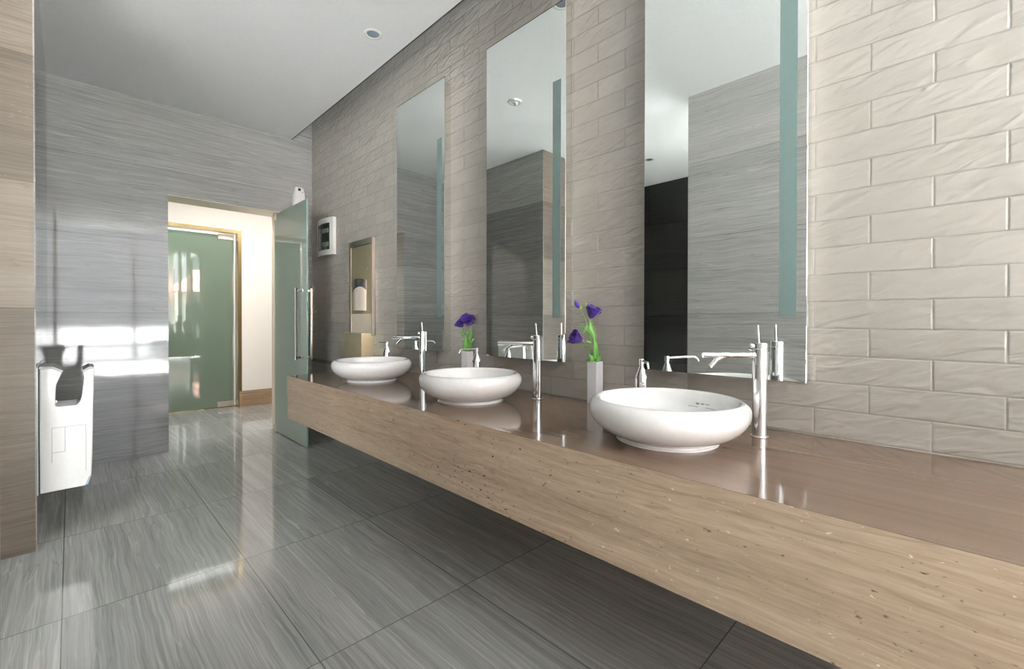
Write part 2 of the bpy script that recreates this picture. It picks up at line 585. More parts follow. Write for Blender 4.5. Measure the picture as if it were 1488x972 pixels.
def dup(root, loc, label, group=None, rotz=None):
    r = root.copy()
    COL.objects.link(r)
    r.location = loc
    if rotz is not None:
        r.rotation_euler = (0, 0, rotz)
    r['label'] = label
    if group:
        r['group'] = group
    for ch in list(root.children):
        c = ch.copy()
        COL.objects.link(c)
        c.parent = r
        for g in list(ch.children):
            d = g.copy()
            COL.objects.link(d)
            d.parent = c
    return r


# ================================================================== THE ROOM
TH = 0.28            # thickness of the back wall at the doorway
DX0, DX1, DZ = 0.596, 1.492, 2.198
CY1 = 6.60           # corridor far wall
struct(boxo('floor', (-2.3, 5.0, YL, 7.4, -0.1, 0.0), 'floor'))
struct(boxo('floor_lobby', (SX0 - 0.2, SX1 + 0.2, YW - 0.1, YL, -0.1, 0.0), 'lobby_floor')).name = 'floor.002'
# ceiling panel and upper slab above the shadow gap
struct(boxo('ceiling', (-2.2, XS, YL, LY, ZC, ZC + 0.05), 'ceiling'))
struct(boxo('ceiling_upper', (-2.2, WX + 0.2, YL, LY + TH, 3.35, 3.45), 'grey_wall')).name = 'ceiling.001'
struct(boxo('trim_1', (XS, XS + 0.006, YL, LY, ZC - 0.002, ZC + 0.05), 'dark_gap'))
# tile wall
struct(boxo('wall_right', (WX, WX + 0.2, YL - 0.2, LY + TH, 0, 3.35), 'tile'))
# unseen lobby behind the camera, sized to carry daylight deeper and more evenly
bm = new()
box(bm, SX0 - 0.1, SX0, YW, YL, 0, 4.2)
box(bm, SX1, SX1 + 0.1, YW, YL - 0.2, 0, 4.2)
box(bm, WX + 0.2, SX1, YL - 0.3, YL - 0.2, 0, 4.2)
box(bm, SX0, WX + 0.2, YL - 0.1, YL, 3.0, 4.2)
box(bm, SX0, LX - 0.18, YL - 0.1, YL, 0, 3.0)  # added to keep the lobby sun off the left end face
struct(finish('wall_lobby', bm, 'white_wall'))
struct(boxo('ceiling_lobby', (SX0 - 0.1, SX1 + 0.1, YW - 0.1, YL, 4.2, 4.3), 'ceiling')).name = 'ceiling.003'
bm = new()
box(bm, SX0 - 0.1, SX1 + 0.1, YW - 0.05, YW + 0.05, WTOP, 4.2)
struct(finish('wall_lobby_head', bm, 'white_wall')).name = 'wall_lobby.001'
# back wall with the doorway
bm = new()
box(bm, LX, DX0, LY, LY + TH, 0, 3.35)
box(bm, DX1, WX, LY, LY + TH, 0, 3.35)
box(bm, DX0, DX1, LY, LY + TH, DZ, 3.35)
struct(finish('wall_back', bm, 'wall_back'))
# metal lining of the doorway
bm = new()
box(bm, DX0, DX1, LY + 0.004, LY + TH - 0.002, DZ - 0.004, DZ)
box(bm, DX1 - 0.004, DX1, LY + 0.004, LY + TH - 0.002, 0, DZ - 0.004)
struct(finish('trim_2', bm, 'steel_light'))
# left wall: far piece with its end face turned to the camera
bm = new()
box(bm, LX - 0.1, LX, 3.179, LY, 0, ZC)
struct(finish('wall_left', bm, 'wall_side'))
struct(boxo('wall_left_end', (-2.1, LX, 3.175, 3.179, 0, ZC), 'wall_end')).name = 'wall_passage'
struct(boxo('trim_3', (LX - 0.004, LX + 0.001, 3.1738, 3.180, 0, ZC), 'wall_side'))
# left wall: near piece beside the camera
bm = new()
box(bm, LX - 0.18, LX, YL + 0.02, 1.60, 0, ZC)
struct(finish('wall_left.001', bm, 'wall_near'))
struct(boxo('wall_far', (-2.2, -2.1, 1.5, 3.179, 0, ZC), 'wall_dark')).name = 'wall_passage.001'

# window wall behind the camera
mx = [-4.0, -3.12, -1.66, -0.21, 1.245, 2.70, 4.0]
# side room behind the near wall; its west window is added to light the far tiles
bm = new()
box(bm, -2.2, -2.1, YL, 1.5, 0, 0.25)
box(bm, -2.2, -2.1, YL, 1.5, 2.85, ZC)
struct(finish('wall_side_room', bm, 'white_wall')).name = 'wall_passage.002'
w2 = struct(bpy.data.objects.new('window_added_west', None))
COL.objects.link(w2)
w2.location = (-2.15, -0.5, 0.25)
for y in (-1.96, -0.65, 0.65, 1.96):
    boxo('mullion', (-0.03, 0.03, y - 0.035, y + 0.035, 0, 2.6), 'aluminium', w2, bevel=0.003)
for z in (0.03, 2.57):
    boxo('transom', (-0.03, 0.03, -1.99, 1.99, z - 0.03, z + 0.03), 'aluminium', w2)
area('window_portal', (-2.22, -0.5, 1.55), (4.0, 2.6), 1, (1, 1, 1), (pi / 2, 0, -pi / 2), portal=True)
w1 = thing('window_1', 'x', 'window', ((SX0 + SX1) / 2, YW, 0))
for k in ('label', 'category'):
    del w1[k]
struct(w1)
ox = (SX0 + SX1) / 2
for x in mx:
    boxo('mullion', (x - ox - 0.04, x - ox + 0.04, -0.04, 0.04, 0, WTOP), 'aluminium', w1, bevel=0.003)
for z in (0.03, 0.46, WTOP - 0.03):
    boxo('transom', (SX0 - ox, SX1 - ox, -0.035, 0.035, z - 0.03, z + 0.03), 'aluminium', w1)

# corridor behind the doorway
bm = new()
RX1, RZ = 1.553, 2.252
box(bm, -2.2, 0.55, CY1, CY1 + 0.16, 0, 2.8)
box(bm, RX1, 4.2, CY1, CY1 + 0.16, 0, 2.8)
box(bm, 0.55, RX1, CY1, CY1 + 0.16, RZ, 2.8)
struct(finish('wall_corridor', bm, 'white_wall'))
struct(boxo('wall_corridor_end', (4.2, 4.3, LY + TH, CY1 + 0.16, 0, 2.8), 'white_wall')).name = 'wall_corridor.001'
struct(boxo('wall_corridor_end2', (-2.3, -2.2, LY + TH, CY1 + 0.16, 0, 2.8), 'white_wall')).name = 'wall_corridor.002'
bm = new()
box(bm, -2.2, LX, LY + 0.1, LY + TH, 0, 2.8)
box(bm, WX + 0.2, 4.2, LY + 0.1, LY + TH, 0, 2.8)
struct(finish('wall_corridor_near', bm, 'white_wall')).name = 'wall_corridor.003'
struct(boxo('ceiling_corridor', (-2.3, 4.3, LY + TH, CY1 + 0.2, 2.8, 2.9), 'ceiling')).name = 'ceiling.002'
struct(boxo('baseboard_corridor', (RX1 + 0.0, 4.2, CY1 - 0.014, CY1, 0, 0.206), 'skirting'))
# bronze lining and face strip of the second doorway
bm = new()
box(bm, RX1 - 0.012, RX1, CY1 - 0.008, CY1 + 0.15, 0, RZ)
box(bm, 0.55, RX1 - 0.012, CY1 - 0.008, CY1 + 0.15, RZ - 0.012, RZ)
box(bm, RX1, RX1 + 0.03, CY1 - 0.008, CY1, 0, RZ + 0.03)
box(bm, 0.55, RX1, CY1 - 0.008, CY1, RZ, RZ + 0.03)
struct(finish('trim_4', bm, 'gold_frame'))

# second glass door, closed
d2 = struct(bpy.data.objects.new('door_2', None))
COL.objects.link(d2)
d2.location = (1.05, CY1 + 0.14, 0)
boxo('glass_leaf', (-0.47, 0.478, -0.005, 0.005, 0.012, RZ - 0.03), 'corridor_glass', d2)
boxo('patch_hinge', (0.30, 0.478, -0.018, 0.018, RZ - 0.085, RZ - 0.018), 'steel', d2, bevel=0.003)
boxo('patch_hinge', (0.29, 0.478, -0.018, 0.018, 0.012, 0.075), 'steel', d2, bevel=0.003)
boxo('threshold', (-0.47, 0.49, -0.02, 0.02, 0.0, 0.012), 'gold_frame', d2)
struct(boxo('wall_corridor_back', (0.3, 1.8, CY1 + 0.6, CY1 + 0.65, 0, 2.8), 'grey_wall')).name = 'wall_corridor.004'

# swing glass door standing open, hinged at the right jamb
d1 = struct(bpy.data.objects.new('door_1', None))
COL.objects.link(d1)
d1.location = (1.475, 4.90, 0)
leaf = boxo('glass_leaf', (-0.005, 0.005, -0.858, 0.0, 0.012, 2.188), 'door_glass', d1)
boxo('glass_edge', (-0.0052, 0.0052, -0.8605, -0.858, 0.012, 2.188), 'glass_edge', d1)
boxo('patch_hinge', (-0.018, 0.014, -0.06, 0.012, 2.125, 2.192), 'steel', d1, bevel=0.002)
boxo('patch_hinge', (-0.018, 0.014, -0.06, 0.012, 0.008, 0.075), 'steel', d1, bevel=0.002)
for sx in (-1, 1):
    bm = new()
    hx = sx * 0.064
    hw = 0.0095
    yy = -0.775
    box(bm, hx - hw, hx + hw, yy - hw, yy + hw, 0.778, 1.412)
    for hz in (0.800, 1.390):
        box(bm, min(hx - sx * hw, sx * 0.005), max(hx - sx * hw, sx * 0.005), yy - hw, yy + hw, hz - 0.010, hz + 0.010)
        tube(bm, [(sx * 0.005, yy, hz), (sx * 0.012, yy, hz)], 0.016, 16)
    finish('pull_handle', bm, 'chrome', d1, bevel=0.0015)
struct(boxo('trim_5', (WX - 0.006, WX, 3.86, LY, 0.70, 0.735), 'wall_back'))

# ================================================================== VANITY
van = thing('vanity_counter', 'long wall-hung brown marble counter with deep front apron under the mirrors', 'counter', (CX, 3.306, ZB))
VL = 4.6
VH = ZT - ZB
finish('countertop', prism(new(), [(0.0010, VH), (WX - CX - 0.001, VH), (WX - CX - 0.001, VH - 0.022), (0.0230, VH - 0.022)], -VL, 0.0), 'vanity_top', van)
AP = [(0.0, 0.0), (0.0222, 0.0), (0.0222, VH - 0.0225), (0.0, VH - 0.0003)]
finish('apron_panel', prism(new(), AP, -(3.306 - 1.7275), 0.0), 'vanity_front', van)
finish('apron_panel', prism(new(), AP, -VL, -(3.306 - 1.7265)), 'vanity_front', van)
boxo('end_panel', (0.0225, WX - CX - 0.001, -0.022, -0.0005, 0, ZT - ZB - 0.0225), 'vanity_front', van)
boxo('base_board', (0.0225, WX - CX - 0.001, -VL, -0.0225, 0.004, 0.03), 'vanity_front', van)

# ------------------------------------------------------------------ basins
BY = [2.70, 1.697, 0.690]
BX = 1.392


def basin_prof():
    key = [(0.0, 0.004), (0.148, 0.0), (0.1535, 0.002), (0.1545, 0.006), (0.1540, 0.0105), (0.160, 0.0135), (0.182, 0.0215), (0.209, 0.036),
           (0.232, 0.057), (0.2455, 0.079), (0.2495, 0.098), (0.2470, 0.114), (0.2390, 0.127), (0.2290, 0.1335), (0.2205, 0.1335),
           (0.2155, 0.128), (0.2140, 0.119), (0.2125, 0.106), (0.2050, 0.084), (0.190, 0.061), (0.165, 0.043), (0.13, 0.032),
           (0.08, 0.026), (0.024, 0.0235)]
    # smooth
    out = []
    P = [Vector((a, b)) for a, b in key]
    for i in range(len(P) - 1):
        p0, p1, p2, p3 = P[max(i - 1, 0)], P[i], P[i + 1], P[min(i + 2, len(P) - 1)]
        for k in range(3):
            t = k / 3
            q = 0.5 * ((2 * p1) + (p2 - p0) * t + (2 * p0 - 5 * p1 + 4 * p2 - p3) * t * t + (3 * p1 - p0 - 3 * p2 + p3) * t ** 3)
            out.append((max(q.x, 0), max(q.y, 0)))
    out.append(key[-1])
    return out


bas = thing('wash_basin', 'round white vessel basin nearest the camera, beside the front tap', 'basin', (BX, BY[2], ZT), group='vessel basins on the counter')
bowl = finish('bowl', lathe(new(), basin_prof(), 96), 'ceramic', bas, smooth=True)
bm = new()
lathe(bm, [(0, 0.0262), (0.014, 0.0262), (0.018, 0.0272), (0.023, 0.0262), (0.0245, 0.0225), (0.0245, 0.015)], 32)
finish('drain', bm, 'chrome', bas, autosmooth=35)
for i, lab in ((1, 'round white vessel basin in the middle of the row of three'),
               (0, 'round white vessel basin farthest from the camera, in front of the steel towel cabinet')):
    dup(bas, (BX, BY[i], ZT), lab)


# faint maker's mark on the nearest bowl's inner wall
def inner_pt(th, s, lift=0.0006):
    a, b = Vector((0.2115, 0.104)), Vector((0.190, 0.061))
    mid = Vector((0.2055, 0.0845))
    p = a * (1 - s) ** 2 + (2 * mid - 0.5 * (a + b)) * 2 * s * (1 - s) + b * s * s
    r = p.x - lift
    return Vector((r * cos(th), r * sin(th), p.y + lift * 0.5))


bm = new()
for k0, k1, s0, s1 in ((-0.30, -0.22, 0.30, 0.36), (-0.20, -0.14, 0.30, 0.40), (-0.11, -0.05, 0.30, 0.44), (-0.45, -0.24, 0.58, 0.62), (-0.10, 0.08, 0.60, 0.635)):
    n = 4
    top = [bm.verts.new(inner_pt(k0 + (k1 - k0) * i / n, s0)) for i in range(n + 1)]
    bot = [bm.verts.new(inner_pt(k0 + (k1 - k0) * i / n, s1)) for i in range(n + 1)]
    for i in range(n):
        bm.faces.new((top[i], top[i + 1], bot[i + 1], bot[i]))
finish('maker_mark', bm, 'ceramic_mark', bas)

# ------------------------------------------------------------------ taps
FXY = [(1.645, 2.497), (1.645, 1.488), (1.645, 0.484)]


def make_tap(loc, label):
    t = thing('basin_tap', label, 'tap', loc, 0.0, 'tall chrome taps on the counter')
    bm = new()
    lathe(bm, [(0, 0), (0.0275, 0), (0.0285, 0.0015), (0.0275, 0.0035), (0.0235, 0.004), (0.0235, 0.292), (0.0228, 0.2932), (0.0228, 0.2944),
               (0.0237, 0.2956), (0.0237, 0.312), (0.0225, 0.3135), (0, 0.3135)], 48)
    finish('column', bm, 'chrome', t, autosmooth=30)
    d = Vector((-0.745, 0.667, 0)).normalized()
    bm = new()
    z = 0.273
    tube(bm, [d * 0.018 + Vector((0, 0, z)), d * 0.026 + Vector((0, 0, z))], [0.0125, 0.0115], 24)
    tube(bm, [d * 0.022 + Vector((0, 0, z)), d * 0.195 + Vector((0, 0, z)), d * 0.1965 + Vector((0, 0, z))], [0.0098, 0.0098, 0.0088], 24)
    finish('spout', bm, 'chrome', t, autosmooth=40)
    bm = new()
    pts = bez(d * 0.118 + Vector((0, 0, z - 0.003)), d * 0.142 + Vector((0, 0, z - 0.006)), d * 0.148 + Vector((0, 0, z - 0.014)), d * 0.172 + Vector((0, 0, z - 0.040)), 8)
    tube(bm, pts, [0.006, 0.0075, 0.0082, 0.0085, 0.0085, 0.0085, 0.0085, 0.0085, 0.0085], 20)
    finish('nozzle', bm, 'chrome', t, autosmooth=40)
    bm = new()
    s = Vector((-0.712, 0.702, 0))
    tube(bm, [s * 0.004 + Vector((0, 0, 0.310)), s * 0.0085 + Vector((0, 0, 0.372))], [0.0042, 0.0036], 14)
    finish('lever', bm, 'chrome', t, autosmooth=40)
    bm = new()
    tube(bm, [s * 0.020 + Vector((0, 0, 0.303)), s * 0.031 + Vector((0, 0, 0.303)), s * 0.033 + Vector((0, 0, 0.303))], [0.0085, 0.0085, 0.007], 18)
    finish('pivot_knob', bm, 'chrome', t, autosmooth=40)
    return t


tap = make_tap((*FXY[2], ZT), 'tall chrome tap nearest the camera, at the right of the front basin')
dup(tap, (*FXY[1], ZT), 'tall chrome tap at the right of the middle basin')
dup(tap, (*FXY[0], ZT), 'tall chrome tap between the farthest and the middle basin')


# ------------------------------------------------------------------ soap dispensers
def make_soap(loc, dirv, label):
    t = thing('soap_dispenser', label, 'soap dispenser', loc, math.atan2(dirv[1], dirv[0]), 'chrome soap pumps on the counter')
    bm = new()
    lathe(bm, [(0, 0), (0.027, 0), (0.0275, 0.003), (0.0255, 0.006), (0.0255, 0.156), (0.0250, 0.160), (0.0130, 0.192), (0.0118, 0.198), (0.0, 0.198)], 40)
    finish('bottle', bm, 'chrome', t, autosmooth=30)
    bm = new()
    lathe(bm, [(0, 0.197), (0.0092, 0.197), (0.0092, 0.205), (0.0062, 0.206), (0.0062, 0.209), (0.0095, 0.210), (0.0098, 0.232), (0.0085, 0.234), (0, 0.234)], 28)
    finish('pump_head', bm, 'chrome', t, autosmooth=30)
    bm = new()
    pts = [(0.006, 0, 0.2255), (0.05, 0, 0.228), (0.10, 0, 0.230)] + bez((0.118, 0, 0.2305), (0.130, 0, 0.230), (0.134, 0, 0.226), (0.144, 0, 0.210), 6)
    tube(bm, pts, [0.0052] * 3 + [0.0050] * 4 + [0.0047, 0.0045, 0.0043], 14)
    finish('spout', bm, 'chrome', t, autosmooth=40)
    return t


soap = make_soap((1.629, 0.912, ZT), (-0.78, -0.63), 'chrome soap pump behind the front basin, its spout turned to the camera')
r = dup(soap, (1.614, 1.917, ZT), 'chrome soap pump behind the middle basin, in front of the white vase', rotz=math.atan2(-0.024, -0.148))
r = dup(soap, (1.617, 2.92, ZT), 'chrome soap pump behind the farthest basin, beside the steel towel cabinet', rotz=math.atan2(-0.087, -0.122))

# ------------------------------------------------------------------ mirrors
MXF = 1.738
MIR = [(2.392, 2.986, 'frameless wall mirror farthest from the camera, above the far basin'),
       (1.388, 1.976, 'frameless wall mirror in the middle, between the two flower vases'),
       (0.371, 0.963, 'frameless wall mirror nearest the camera, the largest in view')]


def make_mirror(y0, y1, label):
    w = y1 - y0
    z0, z1 = 0.922, 2.711
    t = thing('wall_mirror', label, 'mirror', (WX, (y0 + y1) / 2, z0), 0.0, 'tall mirrors over the counter')
    h = z1 - z0
    a, b = -w / 2, w / 2
    boxo('backing_box', (MXF - WX + 0.005, -0.001, a + 0.0005, b - 0.0005, 0.0005, h - 0.0005), 'mirror_edge', t)
    s0 = 1.4425 - (1.388 + 1.976) / 2      # frosted light strip
    sz0, sz1 = 1.144 - z0, 2.330 - z0
    boxo('mirror_glass', (MXF - WX, MXF - WX + 0.005, a, b, 0, h), 'mirror', t, bevel=0.0012, seg=1)
    boxo('light_strip', (MXF - WX - 0.0008, MXF - WX + 0.002, a + 0.030, a + 0.082, sz0, sz1), 'strip', t)
    bm = new()
    box(bm, MXF - WX + 0.0002, MXF - WX + 0.006, a - 0.0018, b + 0.0018, h, h + 0.0035)
    finish('top_edge', bm, 'dark_gap', t)
    return t


for y0, y1, lab in MIR:
    make_mirror(y0, y1, lab)

# ------------------------------------------------------------------ vases and flowers
RV = Vector((0.712, -0.702, 0))
FV = Vector((0.702, 0.712, 0))
UP = Vector((0, 0, 1))
VTOP = 0.196


def P(r, z, f=0.0):
    return RV * r + FV * f + UP * z


def make_vase(loc, label):
    t = thing('bud_vase', label, 'vase', loc, 0.0, 'square white vases on the counter')
    bm = new()
    s, h, w = 0.0265, VTOP, 0.003
    prof = [(s * 0.96, 0), (s, 0.003), (s, h), (s - w, h), (s - w, 0.006)]
    rings = []
    for r, z in prof:
        c = 0.002
        rings.append([bm.verts.new((x, y, z)) for x, y in ((r - c, -r), (r, -r + c), (r, r - c), (r - c, r), (-r + c, r), (-r, r - c), (-r, -r + c), (-r + c, -r))])
    for a, b in zip(rings, rings[1:]):
        for i in range(8):
            j = (i + 1) % 8
            bm.faces.new((a[i], a[j], b[j], b[i]))
    bm.faces.new(rings[0][::-1])
    bm.faces.new(rings[-1])
    o = finish('body', bm, 'vase', t)
    return t


VX = 1.748
V3 = Vector((VX, 1.218, ZT))
V2 = Vector((VX, 2.165, ZT))
va = make_vase(V3, 'square white vase behind the front basin holding loose purple flowers')
dup(va, V2, 'square white vase behind the middle basin holding two purple blooms')


def blossom_bm(c, axis, size, n=6, openness=0.6, seed=1):
    """ruffled cup of overlapping petals opening along axis"""
    rg = random.Random(seed)
    bm = new()
    axis = axis.normalized()
    q = axis.to_track_quat('Z', 'Y')
    for layer, (sc, op, rot) in enumerate(((1.0, openness, 0.0), (0.82, openness * 0.62, 0.5), (0.55, openness * 0.3, 0.2))):
        for k in range(n - layer):
            a0 = 2 * pi * (k + rot) / (n - layer) + rg.uniform(-.1, .1)
            wid = 2 * pi / (n - layer) * 0.78
            NU, NV = 8, 7
            hgt = size * 0.92 * sc * rg.uniform(0.92, 1.08)
            ph = rg.uniform(0, 6)
            vs = {}
            for iv in range(NV + 1):
                v = iv / NV
                rad = size * (0.10 + 0.46 * math.sin(min(1, v * 1.12) * pi / 2) ** 0.9 * (0.45 + op * 0.75) * sc)
                if v > 0.72:
                    rad += size * (v - 0.72) * 0.75 * op
                for iu in range(NU + 1):
                    u = iu / NU * 2 - 1
                    shape = math.sqrt(max(0, 1 - abs(u) ** 3.2))
                    aa = a0 + u * wid * (0.35 + 0.65 * math.sin(min(1, v * 1.3) * pi / 2))
                    ruf = 0.05 * size * math.sin(u * 7 + ph) * v * v
                    rr = rad + ruf + 0.035 * size * (1 - u * u) * v
                    z = hgt * v * (0.80 + 0.20 * shape) - 0.05 * size * v * v * abs(u) + 0.03 * size * math.sin(u * 5 + ph * 2) * v * v
                    vs[iu, iv] = bm.verts.new(Vector(c) + q @ Vector((rr * cos(aa), rr * sin(aa), z)))
            for iv in range(NV):
                for iu in range(NU):
                    bm.faces.new((vs[iu, iv], vs[iu + 1, iv], vs[iu + 1, iv + 1], vs[iu, iv + 1]))
    return bm


def leaf_bm(bm, base, tip, width, nrm, curl=0.2):
    base, tip, nrm = Vector(base), Vector(tip), Vector(nrm).normalized()
    d = tip - base
    side = d.cross(nrm).normalized()
    up = side.cross(d).normalized()
    N = 8
    L = d.length
    rows = []
    for i in range(N + 1):
        s = i / N
        w = width * math.sin(pi * (0.06 + 0.94 * s) ** 0.75) * 0.5 if s < 1 else 0.0004
        c = base + d * s + up * (curl * L * math.sin(pi * s) * 0.5)
        rows.append([bm.verts.new(c - side * w + up * w * 0.35), bm.verts.new(c), bm.verts.new(c + side * w + up * w * 0.35)])
    for a, b in zip(rows, rows[1:]):
        for k in range(2):
            bm.faces.new((a[k], a[k + 1], b[k + 1], b[k]))


def solid(o, th=0.0006):
    md = o.modifiers.new('thick', 'SOLIDIFY')
    md.thickness = th
    md.offset = 0
    for p in o.data.polygons:
        p.use_smooth = True
    return o


def flower(loc, stem_pts, label, blossom=None, leaves=(), buds=(), seed=1, rad=0.0017, side_stems=(), group=None):
    t = thing('lisianthus_stem', label, 'flower', loc, group=group)
    bm = new()
    tube(bm, bez(*stem_pts, n=14), rad, 10)
    for s in side_stems:
        tube(bm, bez(*s, n=10), rad * 0.62, 8)
    finish('stem', bm, 'stem', t, smooth=True)
    if blossom:
        c, ax, size, op = blossom
        b = solid(finish('blossom', blossom_bm(c, ax, size, 6, op, seed), 'purple', t), 0.0008)
        bm = new()
        ax = ax.normalized()
        tube(bm, [c - ax * size * 0.10, c + ax * size * 0.03, c + ax * size * 0.16], [size * 0.05, size * 0.11, size * 0.10], 12)
        finish('calyx', bm, 'bud', t, smooth=True)
    for base, tip, w, nr, cu in leaves:
        bm = new()
        leaf_bm(bm, base, tip, w, nr, cu)
        solid(finish('leaf', bm, 'leaf', t))
    for c, ax, size, mat in buds:
        bm = new()
        ax = ax.normalized()
        ks = [-.5, -.36, -.15, .1, .3, .45, .52]
        rs = [.05, .17, .25, .25, .17, .08, .02]
        tube(bm, [c + ax * size * k for k in ks], [size * q for q in rs], 12)
        finish('bud', bm, mat, t, smooth=True)
    return t


T = VTOP
FL = -FV
# front vase: three stems
flower(V3, (P(.004, .02), P(.016, T + .05), P(.014, T + .12), P(-.020, T + .200)),
       'purple bloom highest in the front vase, opening up to the right',
       (P(-.021, T + .200), P(.25, 1.0, -.35), .060, .48),
       [(P(.004, T + .0), P(-.006, T + .115), .026, FL + RV * .3, .10), (P(-.004, T + .10), P(-.020, T + .165), .017, FL, .12),
        (P(.006, T - .005), P(.026, T + .026), .022, FL + UP * .4, .25), (P(.008, T + .02), P(-.004, T + .065), .014, FL - RV * .2, .1),
        (P(-.006, T + .11), P(-.024, T + .195), .016, FL + RV * .2, -.08)],
       [(P(-.041, T + .262), P(-.1, 1), .022, 'bud')], 3,
       side_stems=[(P(-.004, T + .13), P(-.02, T + .17), P(-.035, T + .2), P(-.040, T + .254)),
                   (P(-.025, T + .20), P(-.045, T + .26), P(-.060, T + .33), P(-.068, T + .262))])
flower(V3, (P(-.008, .02), P(-.008, T + .04), P(-.030, T + .06), P(-.062, T + .098)),
       'purple bloom hanging lowest in the front vase, facing left',
       (P(-.060, T + .098), P(-.95, .45, -.35), .060, .45),
       [(P(-.010, T - .004), P(-.046, T + .004), .018, FL + UP * .5, .35), (P(-.01, T), P(-.030, T + .035), .020, FL + RV * .4, .2),
        (P(-.012, T + .03), P(.014, T + .085), .018, FL, .1), (P(-.022, T + .06), P(-.058, T + .066), .014, UP + FL, .2),
        (P(0, T), P(.010, T + .03), .02, FL, .2)],
       (), 8)
flower(V3, (P(-.004, .02), P(-.004, T + .09), P(-.030, T + .16), P(-.062, T + .232)),
       'stem with a closed purple bud at the top left of the front vase', None,
       [(P(-.022, T + .13), P(-.058, T + .162), .013, FL + UP * .3, .2), (P(-.036, T + .17), P(-.060, T + .125), .014, FL, .2),
        (P(-.018, T + .115), P(-.028, T + .185), .016, FL, .1), (P(-.050, T + .165), P(-.080, T + .172), .009, FL + UP, .2),
        (P(-.020, T + .085), P(-.048, T + .095), .012, FL + UP * .6, .2)],
       [(P(-.086, T + .266), P(-.45, .9), .040, 'purple'), (P(-.0665, T + .252), P(-.1, 1), .018, 'bud'), (P(-.083, T + .130), P(-.1, -1), .016, 'bud')], 5,
       side_stems=[(P(-.058, T + .224), P(-.066, T + .235), P(-.074, T + .242), P(-.080, T + .252)),
                   (P(-.036, T + .175), P(-.06, T + .18), P(-.078, T + .17), P(-.082, T + .137))])
# middle vase: two stems with dense leaves
flower(V2, (P(.004, .02), P(.008, T + .05), P(.014, T + .10), P(.006, T + .165)),
       'larger purple bloom at the right of the pair in the middle vase',
       (P(.005, T + .158), P(.08, 1, -.8), .068, .56),
       [(P(.008, T - .004), P(.012, T + .075), .030, FL + RV * .3, .10), (P(.010, T + .05), P(.030, T + .155), .020, FL, .08),
        (P(.006, T + .045), P(.034, T + .068), .034, FL + UP * .5, .3), (P(.016, T), P(.030, T + .045), .022, FL, .2),
        (P(.026, T + .05), P(.040, T + .085), .012, FL, .1)],
       (), 4, rad=0.0022)
flower(V2, (P(-.010, .02), P(-.012, T + .05), P(-.020, T + .10), P(-.030, T + .150)),
       'smaller purple bloom turned left in the middle vase',
       (P(-.026, T + .150), P(-.7, .8, -.4), .054, .5),
       [(P(-.010, T - .004), P(-.012, T + .10), .026, FL, .10), (P(-.018, T), P(-.024, T + .055), .018, FL, .1),
        (P(-.018, T + .095), P(-.046, T + .120), .015, FL + UP * .4, .3), (P(-.012, T + .10), P(.012, T + .135), .018, FL + UP * .4, .2),
        (P(-.014, T + .05), P(-.042, T + .088), .010, FL, .1), (P(0, T), P(-.002, T + .05), .02, FL, .1)],
       (), 9, rad=0.0022)

# ------------------------------------------------------------------ hand dryer on the left wall
HY = 3.27
hd = thing('hand_dryer', 'white hands-in hand dryer with a U-shaped slot on the left wall', 'hand dryer', (LX, HY, 0.25))
hz = -0.25
bd = 0.245
outline = [(-0.112, .250), (0.050, .252), (0.064, .257), (0.077, .300), (0.082, .412), (0.090, .872), (0.073, .876), (0.047, .860), (0.050, .819), (0.043, .735),
           (0.036, .700), (0.022, .682), (-0.050, .682), (-0.056, .690), (-0.053, .793), (-0.028, .864), (-0.065, .886), (-0.112, .888)]
poly = [(x - LX, z + hz) for x, z in outline]
finish('shell', prism(new(), poly, 0.0, bd), 'plastic', hd, bevel=0.005, seg=3)
# grey caps on the two prongs
cap1 = [(-0.1125, .8790), (-0.066, .8775), (-0.0305, .8560), (-0.0265, .8660), (-0.0640, .8905), (-0.1125, .8925)]
cap2 = [(0.0495, .8510), (0.0735, .8665), (0.0908, .8630), (0.0908, .8765), (0.0730, .8808), (0.0455, .8640)]
for c in (cap1, cap2):
    finish('grey_cap', prism(new(), [(x - LX, z + hz) for x, z in c], -0.0008, bd + 0.0008), 'plastic_grey', hd)
boxo('drip_tray', (0.0505 - LX, 0.0, -0.0005, 0.05, 0, 0.001), 'blue_plastic', hd).hide_render = False
bm = new()
prism(bm, [(x - LX, z + hz) for x, z in ((0.0520, .2535), (0.0640, .2580), (0.0765, .3000), (0.0690, .3000))], -0.0012, 0.03)
bpy.data.objects.remove(bpy.data.objects['drip_tray'])
finish('drip_tray', bm, 'blue_plastic', hd)
# back plate and gasket
boxo('gasket', (0.0035, 0.0075, 0.008, bd - 0.008, 0.004, 0.634), 'black_rubber', hd)
boxo('splash_plate', (0.0, 0.0035, -0.02, 0.60, 0.0, 0.640), 'splash', hd)
# moulded panel lines and grip slot on the near face
bm = new()
for x0, x1, z0, z1 in ((-0.070, -0.0685, .40, .575), (-0.070, 0.058, .5750, .5765), (-0.070, -0.022, .448, .4495), (-0.022, -0.0205, .448, .575), (0.056, 0.0575, .33, .575)):
    box(bm, x0 - LX, x1 - LX, -0.0006, 0.004, z0 + hz, z1 + hz)
finish('panel_seam', bm, 'plastic_grey', hd)
bm = new()
box(bm, -0.016 - LX, 0.018 - LX, -0.002, 0.004, .558 + hz, .568 + hz)
finish('grip', bm, 'plastic', hd, bevel=0.002)
bm = new()
box(bm, 0.0865 - LX, 0.0875 - LX, bd * 0.40, bd * 0.60, .79 + hz, .81 + hz)
finish('indicator', bm, 'blue_plastic', hd)

